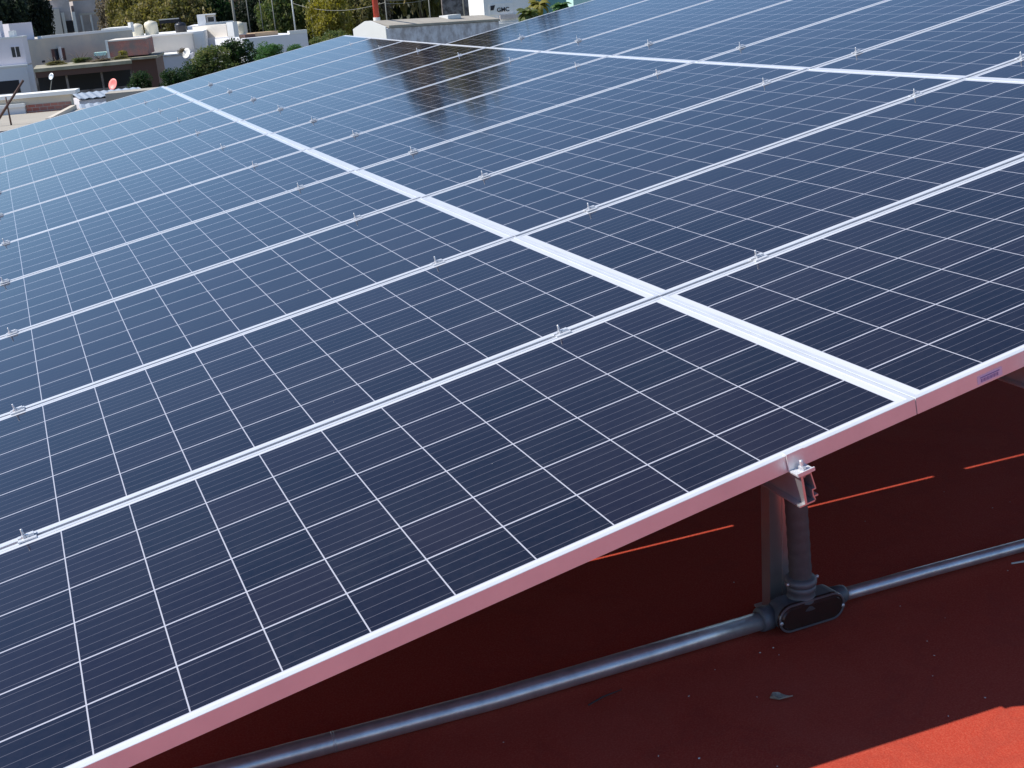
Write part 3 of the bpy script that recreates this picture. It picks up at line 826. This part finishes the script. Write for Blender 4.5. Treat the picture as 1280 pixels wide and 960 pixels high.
# ---- nearer roofs just past the array
h = Bld('neighbour_roof_wall', 'neighbouring roof wall with a bright white coping over bare brick', 'wall', (-8.6, 28.0), (-4.56, 28.0), 1.0)
h.blk('wall', 0, 1, 0, 0.25, None, 5.93, 'grey'); h.blk('coping', -0.01, 1.03, -0.08, 0.55, 5.932, 6.01, 'white')
h.blk('brick_panel', 0.765, 0.995, -0.02, -0.002, 5.60, 5.78, 'brick')
h.blk('painted_panel', 0, 0.76, -0.10, -0.004, 5.55, 5.76, 'paleblue'); h.blk('pale_ledge', 0, 0.765, -0.16, -0.004, 5.762, 5.83, 'white')
h.blk('return_wall', 0.995, 1.02, -3.2, -0.01, None, 5.70, 'grey')
h = Bld('neighbour_building', 'neighbouring flat roof of pale concrete just past the array', 'building', (-9.0, 23.3), (-3.7, 23.3), 1.0)
h.blk('roof', 0, 1.0, 0.5, 4.5, None, 5.62, 'beige')
h.blk('roof_edge_shadow', 0, 1.0, -0.6, 0.498, None, 5.60, 'rust')  # dark colour stands in for the shadow below the roof edge
h = Bld('parapet_wall', 'low beige parapet top right behind the far edge of the array', 'wall', (-2.5, 18.2), (-1.35, 18.2), 1.0)
h.blk('wall', 0, 1, 0, 0.5, None, 6.44, 'beige')
def corrugated(name, label, A, B, depth, h0, rise, sc_=1.0):
    h = Bld(name, label, 'sheet roof', A, B, sc_)
    bm = bmesh.new(); n = int(h.L/0.045)
    rows = [[], []]; rows2 = [[], []]
    for k in range(n+1):
        x = h.L*k/n; w = 0.012*math.sin(k*math.pi/2)
        for j, (y, z) in enumerate(((0, h.z(h0)), (depth, h.z(h0)+rise))):
            rows[j].append(bm.verts.new((x, y, z+w))); rows2[j].append(bm.verts.new((x, y, z+w-0.012)))
    for k in range(n):
        bm.faces.new((rows[0][k], rows[0][k+1], rows[1][k+1], rows[1][k]))
        bm.faces.new((rows2[0][k], rows2[1][k], rows2[1][k+1], rows2[0][k+1]))
        bm.faces.new((rows[0][k], rows2[0][k], rows2[0][k+1], rows[0][k+1]))
    obj('sheet', bm, M['galv'], h.root)
    bm = bmesh.new(); box(bm, 0, h.L, 0.10, depth-0.05, 0, h.z(h0)-0.05)
    obj('wall', bm, M['stain'], h.root)
    return h
corrugated('sheet_roof', 'galvanised sheet roof sloping toward the array, nearer one', (-4.45, 28.2), (-3.25, 28.4), 1.3, 5.55, 0.05)
corrugated('sheet_roof', 'galvanised sheet roof farther back, with a pale edge', (-4.95, 31.5), (-3.35, 31.9), 1.6, 5.60, 0.05)
h = Bld('vent_box', 'small dark slatted vent box by the end of the sheet roofs', 'vent', (-2.38, 20.5), (-1.98, 20.5), 1.0)
h.blk('box', 0, 1, 0, 0.3, None, 6.27, 'dark')
for k in range(3): h.blk('slat', -0.02, 1.02, -0.02, -0.002, 6.10+0.055*k, 6.12+0.055*k, 'galv')

def pole(name, label, r, f, h0, h1, rad, m_, sc_=S, lean=(0, 0), extra=None):
    a = T(r, f, h0, sc_); b = T(r+lean[0], f+lean[1], h1, sc_)
    root = empty(name, a); bm = bmesh.new(); tube(bm, [(0, 0, 0), b-a], [rad, rad*0.8], 10)
    obj('shaft', bm, M[m_], root, smooth=True)
    tag(root, label, 'pole')
    return root
p = pole('steel_brace', 'rusty tube leaning across the bright coping on the neighbouring roof', -5.60, 25, 5.60, 6.43, 0.028, 'rust', 1.0, (0.72, 0))
p = pole('steel_brace', 'thin upright rusty tube on the neighbouring roof', -5.26, 25, 5.56, 6.15, 0.018, 'rust', 1.0)
for k, (r, f, h0, h1, rad, m_, lab) in enumerate([
    (-2.75, 88, 4.0, 10.2, 0.17, 'pole', 'thick pale trunk-like pole behind the bright white pillar'),
    (-1.95, 95, 4.0, 9.5, 0.07, 'pole', 'thin pole behind the cream tank, beside the thick one'),
    (-1.0, 95, 4.0, 9.6, 0.06, 'pole', 'thin pole right of the white roof room'),
    (-0.1, 90, 4.0, 8.0, 0.07, 'pole', 'short thin pole above the pale blue house'),
    (1.2, 85, 4.0, 10.5, 0.09, 'white', 'tall white pole above the end of the pale blue house'),
    (2.35, 85, 4.0, 7.4, 0.08, 'pole', 'weathered pole beside the yellow-green tree'),
    (5.72, 66, 4.8, 7.1, 0.06, 'pole', 'thin pole just right of the red pole'),
    (9.1, 75, 4.8, 7.0, 0.07, 'pole', 'thin grey pole behind the middle of the hall roof'),
    (11.9, 80, 4.8, 8.5, 0.07, 'pole', 'thin grey pole in front of the dark block wall')]):
    pole('utility_pole', lab, r, f, h0, h1, rad, m_)['group'] = 'poles rising among the trees'
for (A, B, sag, lab) in (((5.72, 66, 6.95), (11.9, 80, 7.6), 0.35, 'lower overhead wire slung between the poles behind the hall'),
                      ((5.72, 66, 7.08), (11.9, 80, 8.1), 0.40, 'upper overhead wire slung between the poles behind the hall'),
                      ((1.2, 85, 7.3), (5.72, 66, 7.0), 0.45, 'overhead wire from the tall white pole toward the red pole')):
    a, b = T(*A), T(*B); root = empty('overhead_wire', a); bm = bmesh.new()
    tube(bm, [a.lerp(b, k/14) - Vector((0, 0, 4*sag*S*(k/14)*(1-k/14))) - a for k in range(15)], 0.025, 6)
    obj('wire', bm, M['pole'], root); tag(root, lab, 'wire')
rp = pole('red_pole', 'thick red pole with a white foot standing behind the bright gable', 4.72, 60, 4.0, 12.5, 0.27, 'redpaint')
bm = bmesh.new(); tube(bm, [(0, 0, (6.05-4.0)*S), (0, 0, (6.40-4.0)*S)], 0.30, 14)
obj('white_foot', bm, M['white'], rp)

def dish(label, r, f, hh, rad, m_, name='satellite_dish'):
    root = empty(name, T(r, f, hh)); root.rotation_euler = (R(-22), 0, -AZ-R(42))
    bm = bmesh.new(); n = 20; rings = []
    for q, y in ((0.02, 0.10), (0.4, 0.085), (0.75, 0.04), (1.0, -0.02), (1.0, -0.05), (0.7, 0.02), (0.02, 0.07)):
        rings.append([bm.verts.new((q*rad*math.cos(2*math.pi*k/n), y*rad*2, q*rad*math.sin(2*math.pi*k/n))) for k in range(n)])
    for a, b in zip(rings, rings[1:]):
        for k in range(n): bm.faces.new((a[k], a[(k+1) % n], b[(k+1) % n], b[k]))
    obj('dish_bowl', bm, M[m_], root, smooth=True)
    bm = bmesh.new(); tube(bm, [(0, rad*0.3, -1.6), (0, rad*0.3, 0.0)], 0.035, 8)
    obj('mast', bm, M['pole'], root)
    tag(root, label, 'satellite dish')
dish('round coral red dish under the dark porch', -7.0, 53.8, 4.72, 0.44, 'dish')
dish('small pale dish on a thin mast in front of the dark porch', -9.33, 53.5, 5.26, 0.26, 'galv')
dish('white dish on the pale blue wall beside the brown shrub', -5.35, 75, 5.0, 0.55, 'white')

# ------------------------------------------------------------------ trees and shrubs
def leafmat(name, c1, c2, c3):
    mt = bpy.data.materials.new(name); mt.use_nodes = True
    nt = mt.node_tree; b = nt.nodes['Principled BSDF']; nb = NB(nt)
    tc = nt.nodes.new('ShaderNodeTexCoord')
    n = nt.nodes.new('ShaderNodeTexNoise'); n.inputs['Scale'].default_value = 0.45; n.inputs['Detail'].default_value = 3
    n2 = nt.nodes.new('ShaderNodeTexNoise'); n2.inputs['Scale'].default_value = 3.5; n2.inputs['Detail'].default_value = 2
    for q in (n, n2): nt.links.new(tc.outputs['Object'], q.inputs['Vector'])
    rp_ = nt.nodes.new('ShaderNodeValToRGB'); e = rp_.color_ramp.elements
    e[0].position = 0.36; e[0].color = (*c1, 1); e[1].position = 0.62; e[1].color = (*c2, 1)
    nt.links.new(n.outputs['Fac'], rp_.inputs[0])
    r2 = nb.m('MULTIPLY', nb.m('SUBTRACT', n2.outputs['Fac'], 0.50, clamp=True), 5.0, clamp=True)
    nt.links.new(nb.mix(r2, rp_.outputs[0], c3), b.inputs['Base Color'])
    b.inputs['Roughness'].default_value = 0.55; b.inputs['Specular IOR Level'].default_value = 0.3
    tr_ = nt.nodes.new('ShaderNodeBsdfTranslucent'); ms = nt.nodes.new('ShaderNodeMixShader'); ms.inputs[0].default_value = 0.42
    hs_ = nt.nodes.new('ShaderNodeHueSaturation'); hs_.inputs['Value'].default_value = 1.5; hs_.inputs['Saturation'].default_value = 1.15
    src = b.inputs['Base Color'].links[0].from_socket
    nt.links.new(src, hs_.inputs['Color']); nt.links.new(hs_.outputs[0], tr_.inputs[0])
    nt.links.new(b.outputs[0], ms.inputs[1]); nt.links.new(tr_.outputs[0], ms.inputs[2])
    nt.links.new(ms.outputs[0], nt.nodes['Material Output'].inputs['Surface'])
    return mt
LM = {
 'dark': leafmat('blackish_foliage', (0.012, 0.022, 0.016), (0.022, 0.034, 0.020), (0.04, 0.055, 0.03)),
 'olive': leafmat('olive_foliage', (0.09, 0.095, 0.03), (0.20, 0.18, 0.055), (0.32, 0.27, 0.14)),
 'green': leafmat('mid_green_foliage', (0.055, 0.085, 0.028), (0.13, 0.165, 0.05), (0.24, 0.23, 0.10)),
 'bright': leafmat('bright_green_foliage', (0.04, 0.10, 0.03), (0.08, 0.17, 0.05), (0.12, 0.20, 0.08)),
 'yellow': leafmat('yellow_green_foliage', (0.15, 0.15, 0.03), (0.32, 0.28, 0.05), (0.28, 0.25, 0.10)),
 'brown': leafmat('brownish_foliage', (0.10, 0.085, 0.06), (0.20, 0.165, 0.11), (0.36, 0.31, 0.24)),
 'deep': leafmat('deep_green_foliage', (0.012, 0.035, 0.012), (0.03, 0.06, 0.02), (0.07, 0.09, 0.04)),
}
M['bark'] = mat('grey_brown_bark', (0.16, 0.13, 0.10), 0.9, noise=(3, (0.10, 0.08, 0.06), 0.2), bump=(12, 0.5, 0.03))

def crown_mesh(seed, nclump, per, leaf, flat=1.0):
    rg = random.Random(seed); vs, fs = [], []
    for c in range(nclump):
        while True:
            p = Vector((rg.uniform(-1, 1), rg.uniform(-1, 1), rg.uniform(-1, 1)))
            if 0.25 < p.length < 1: break
        p = p*rg.uniform(0.62, 0.95)
        cr = rg.uniform(0.16, 0.34)
        p.z = p.z*flat + 1
        for k in range(per):
            d = Vector((rg.gauss(0, 1), rg.gauss(0, 1), rg.gauss(0, 1))).normalized()*cr*(rg.uniform(0.35, 1.0)**0.5)
            q = p + d*rg.uniform(0.9, 1.25)
            a = Vector((rg.gauss(0, 1), rg.gauss(0, 1), rg.gauss(0, 1))).normalized()
            b = a.cross(Vector((rg.gauss(0, 1), rg.gauss(0, 1), rg.gauss(0, 1)))).normalized()
            s = leaf*rg.uniform(0.6, 1.3)
            i = len(vs)
            vs += [q - a*s, q + b*s*0.5, q + a*s, q - b*s*0.5]
            fs.append((i, i+1, i+2, i+3))
    me = bpy.data.meshes.new('crown'); me.from_pydata(vs, [], fs); me.update()
    return me
CR = [crown_mesh(20+k, 46, 95, 0.034) for k in range(4)]
CRT = [crown_mesh(60+k, 150, 130, 0.058) for k in range(3)]
CRB = [crown_mesh(40+k, 46, 150, 0.055) for k in range(3)]

def with_mat(me, m_):
    c = me.copy(); c.materials.clear(); c.materials.append(m_); return c
CACHE = {}
def tree(name, label, cat, group, r, f, htop, hbot, hw, leaf, var, sc_=S, trunk=True, base=None, shrub=False, tall=False):
    """crown between hbot and htop (heights before scaling), half width hw"""
    loc = T(r, f, 0, sc_); loc.z = GZ if base is None else T(0, 0, base, sc_).z
    root = empty(name, loc, (0, 0, 0))
    zt, zb_ = T(0, 0, htop, sc_).z, T(0, 0, hbot, sc_).z
    lib = CRT if tall else CRB if shrub else CR
    key = (leaf, var % len(lib), shrub, tall)
    if key not in CACHE: CACHE[key] = with_mat(lib[var % len(lib)], LM[leaf])
    o = bpy.data.objects.new('crown', CACHE[key]); COL.objects.link(o); o.parent = root
    o.location = (0, 0, zb_-loc.z); o.scale = (hw*sc_, hw*sc_, (zt-zb_)/2); o.rotation_euler = (0, 0, var*1.3)
    H = zb_ + (zt-zb_)*0.6 - loc.z
    bm = bmesh.new(); rg = random.Random(var*7+int(r*10))
    tr = max(0.05, min(0.35, hw*sc_*0.09))
    tube(bm, [(0, 0, 0), (0.1*tr, 0.2*tr, H*0.4), (0.5*tr, -0.3*tr, H*0.8), (0, 0, H)], [tr, tr*0.8, tr*0.55, tr*0.3], 8)
    for k in range(5):
        a = k*1.26 + rg.uniform(0, 0.6); z0 = H*rg.uniform(0.62, 0.85); q = hw*sc_*rg.uniform(0.45, 0.75)
        tube(bm, [(0, 0, z0), (q*0.5*math.cos(a), q*0.5*math.sin(a), z0+q*0.35), (q*math.cos(a), q*math.sin(a), z0+q*0.8)], [tr*0.4, tr*0.25, tr*0.1], 6)
    obj('trunk', bm, M['bark'], root, smooth=True)
    tag(root, label, cat, group)
    return root
TG = 'trees rising behind the town'
TREES = [
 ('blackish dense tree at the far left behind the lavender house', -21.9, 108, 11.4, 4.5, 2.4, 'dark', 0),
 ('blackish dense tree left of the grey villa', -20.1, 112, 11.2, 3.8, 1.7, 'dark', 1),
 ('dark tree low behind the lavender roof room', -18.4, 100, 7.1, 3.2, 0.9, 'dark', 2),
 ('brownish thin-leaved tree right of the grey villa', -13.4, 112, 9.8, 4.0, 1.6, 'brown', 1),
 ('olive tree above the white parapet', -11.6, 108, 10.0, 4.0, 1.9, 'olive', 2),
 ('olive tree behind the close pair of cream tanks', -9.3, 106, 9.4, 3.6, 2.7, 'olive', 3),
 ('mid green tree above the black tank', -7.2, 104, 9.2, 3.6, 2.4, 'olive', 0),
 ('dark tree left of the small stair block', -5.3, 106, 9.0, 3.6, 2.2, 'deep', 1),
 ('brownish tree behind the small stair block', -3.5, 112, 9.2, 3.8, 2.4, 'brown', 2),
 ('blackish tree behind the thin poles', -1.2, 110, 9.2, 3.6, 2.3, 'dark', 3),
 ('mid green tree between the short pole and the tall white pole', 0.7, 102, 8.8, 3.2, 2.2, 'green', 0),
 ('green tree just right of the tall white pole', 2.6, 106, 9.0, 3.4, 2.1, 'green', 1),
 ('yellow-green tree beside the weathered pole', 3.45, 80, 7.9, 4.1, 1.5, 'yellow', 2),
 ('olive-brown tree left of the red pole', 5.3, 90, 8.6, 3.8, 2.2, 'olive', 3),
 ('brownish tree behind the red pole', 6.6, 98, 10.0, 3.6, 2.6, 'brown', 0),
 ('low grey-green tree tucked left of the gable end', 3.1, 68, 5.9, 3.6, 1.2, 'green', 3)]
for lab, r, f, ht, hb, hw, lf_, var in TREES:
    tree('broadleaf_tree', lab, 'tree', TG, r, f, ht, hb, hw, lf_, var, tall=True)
# the tall stand behind the hall
STAND = [(7.0, 100, 28.3, 3.4, 3.0, 'brown', 1, 'tall brownish tree above the near end of the hall roof'),
 (11.9, 104, 29.3, 3.4, 3.6, 'olive', 2, 'tall olive tree above the far half of the hall roof'),
 (15.8, 108, 28.0, 3.4, 3.6, 'green', 0, 'tall green tree behind the dark block wall'),
 (19.8, 108, 26.5, 3.4, 3.7, 'dark', 0, 'tall dark tree behind the white sign building'),
 (24.0, 108, 26.0, 3.4, 3.9, 'green', 1, 'tall green tree behind the teal house'),
 (8.9, 112, 30.5, 3.4, 3.8, 'dark', 2, 'tall dark tree farther back in the stand behind the hall'),
 (13.4, 114, 31.0, 3.4, 3.8, 'dark', 1, 'tallest dark tree at the centre of the stand behind the hall'),
 (18.0, 114, 28.5, 3.4, 4.0, 'dark', 0, 'tall dark tree farther back between the hall and the teal house'),
 (22.4, 114, 28.0, 3.4, 4.2, 'dark', 2, 'tall dark tree farther back behind the teal house')]
for r, f, ht, hb, hw, lf_, var, lab in STAND:
    tree('tall_tree', lab, 'tree', 'tall stand of trees behind the hall', r, f, ht, hb, hw*1.15, lf_, var, tall=True)
BG_ = 'shrubs between the array and the town'
SH = [
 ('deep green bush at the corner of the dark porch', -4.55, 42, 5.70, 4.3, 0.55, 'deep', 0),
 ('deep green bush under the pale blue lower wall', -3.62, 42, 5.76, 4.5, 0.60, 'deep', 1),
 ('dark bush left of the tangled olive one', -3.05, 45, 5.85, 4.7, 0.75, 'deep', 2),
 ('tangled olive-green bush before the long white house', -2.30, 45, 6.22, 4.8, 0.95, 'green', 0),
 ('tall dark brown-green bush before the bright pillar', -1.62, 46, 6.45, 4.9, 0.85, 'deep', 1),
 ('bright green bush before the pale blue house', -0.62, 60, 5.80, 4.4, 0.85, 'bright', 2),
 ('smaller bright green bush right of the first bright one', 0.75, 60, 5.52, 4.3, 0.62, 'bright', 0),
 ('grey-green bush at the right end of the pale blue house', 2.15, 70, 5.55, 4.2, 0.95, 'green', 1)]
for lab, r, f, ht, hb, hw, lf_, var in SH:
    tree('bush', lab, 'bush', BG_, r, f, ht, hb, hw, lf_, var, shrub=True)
for lab, r, f, ht, hb, hw, lf_, var in [
 ('low weeds along the left end of the porch slab', -9.7, 57.6, 5.74, 5.53, 0.55, 'olive', 0),
 ('low weeds in front of the post in the grey window', -8.75, 57.9, 5.80, 5.53, 0.6, 'green', 1),
 ('dry weeds in the middle of the porch slab', -7.8, 57.4, 5.70, 5.52, 0.6, 'brown', 2),
 ('low weeds at the right end of the porch slab', -6.95, 57.8, 5.72, 5.52, 0.45, 'olive', 0),
 ('yellowish weed clump before the red brick wall', -7.65, 64.0, 5.80, 5.30, 0.30, 'yellow', 1),
 ('reddish brown shrub on the pale ledge above the white dish', -5.60, 75.4, 5.35, 4.9, 0.30, 'brown', 2)]:
    tree('weed_clump', lab, 'plant', 'weeds on walls and slabs', r, f, ht, hb, hw, lf_, var, base=hb, shrub=True)

def palm(label, r, f, hc, ht, var, leafm):
    loc = T(r, f, 0); loc.z = GZ; root = empty('palm', loc)
    z0 = T(0, 0, hc).z - GZ; rg = random.Random(var)
    bm = bmesh.new(); tube(bm, [(0, 0, 0), (0.1, 0, z0*0.6), (0, 0, z0)], [0.25, 0.2, 0.16], 10)
    obj('trunk', bm, M['bark'], root, smooth=True)
    bm = bmesh.new()
    L = ht*S
    for k in range(34):
        a = rg.uniform(0, 6.28); el = rg.uniform(-0.2, 1.4); d = Vector((math.cos(a), math.sin(a), 0)); l = L*rg.uniform(0.8, 1.1)
        side = Vector((-d.y, d.x, 0)); prev = None; p = Vector((0, 0, z0)); e = el
        for j in range(9):
            w = 0.26*math.sin(math.pi*(j+0.4)/9.4)+0.02
            q = (bm.verts.new(p+side*w + Vector((0, 0, -w*0.5))), bm.verts.new(p), bm.verts.new(p-side*w+Vector((0, 0, -w*0.5))))
            if prev:
                bm.faces.new((prev[0], prev[1], q[1], q[0])); bm.faces.new((prev[1], prev[2], q[2], q[1]))
            prev = q; p = p + (d*math.cos(e)+Vector((0, 0, math.sin(e))))*(l/9); e -= 0.26
    obj('fronds', bm, leafm, root)
    tag(root, label, 'palm', 'palms in front of the far right buildings')
palm('feathery palm in front of the white sign building', 11.45, 57, 6.0, 0.85, 1, LM['green'])
palm('bushy green palm right of the feathery one', 12.2, 58, 6.35, 0.75, 2, LM['yellow'])
palm('small green palm in front of the teal house', 13.7, 60, 6.15, 0.7, 3, LM['bright'])
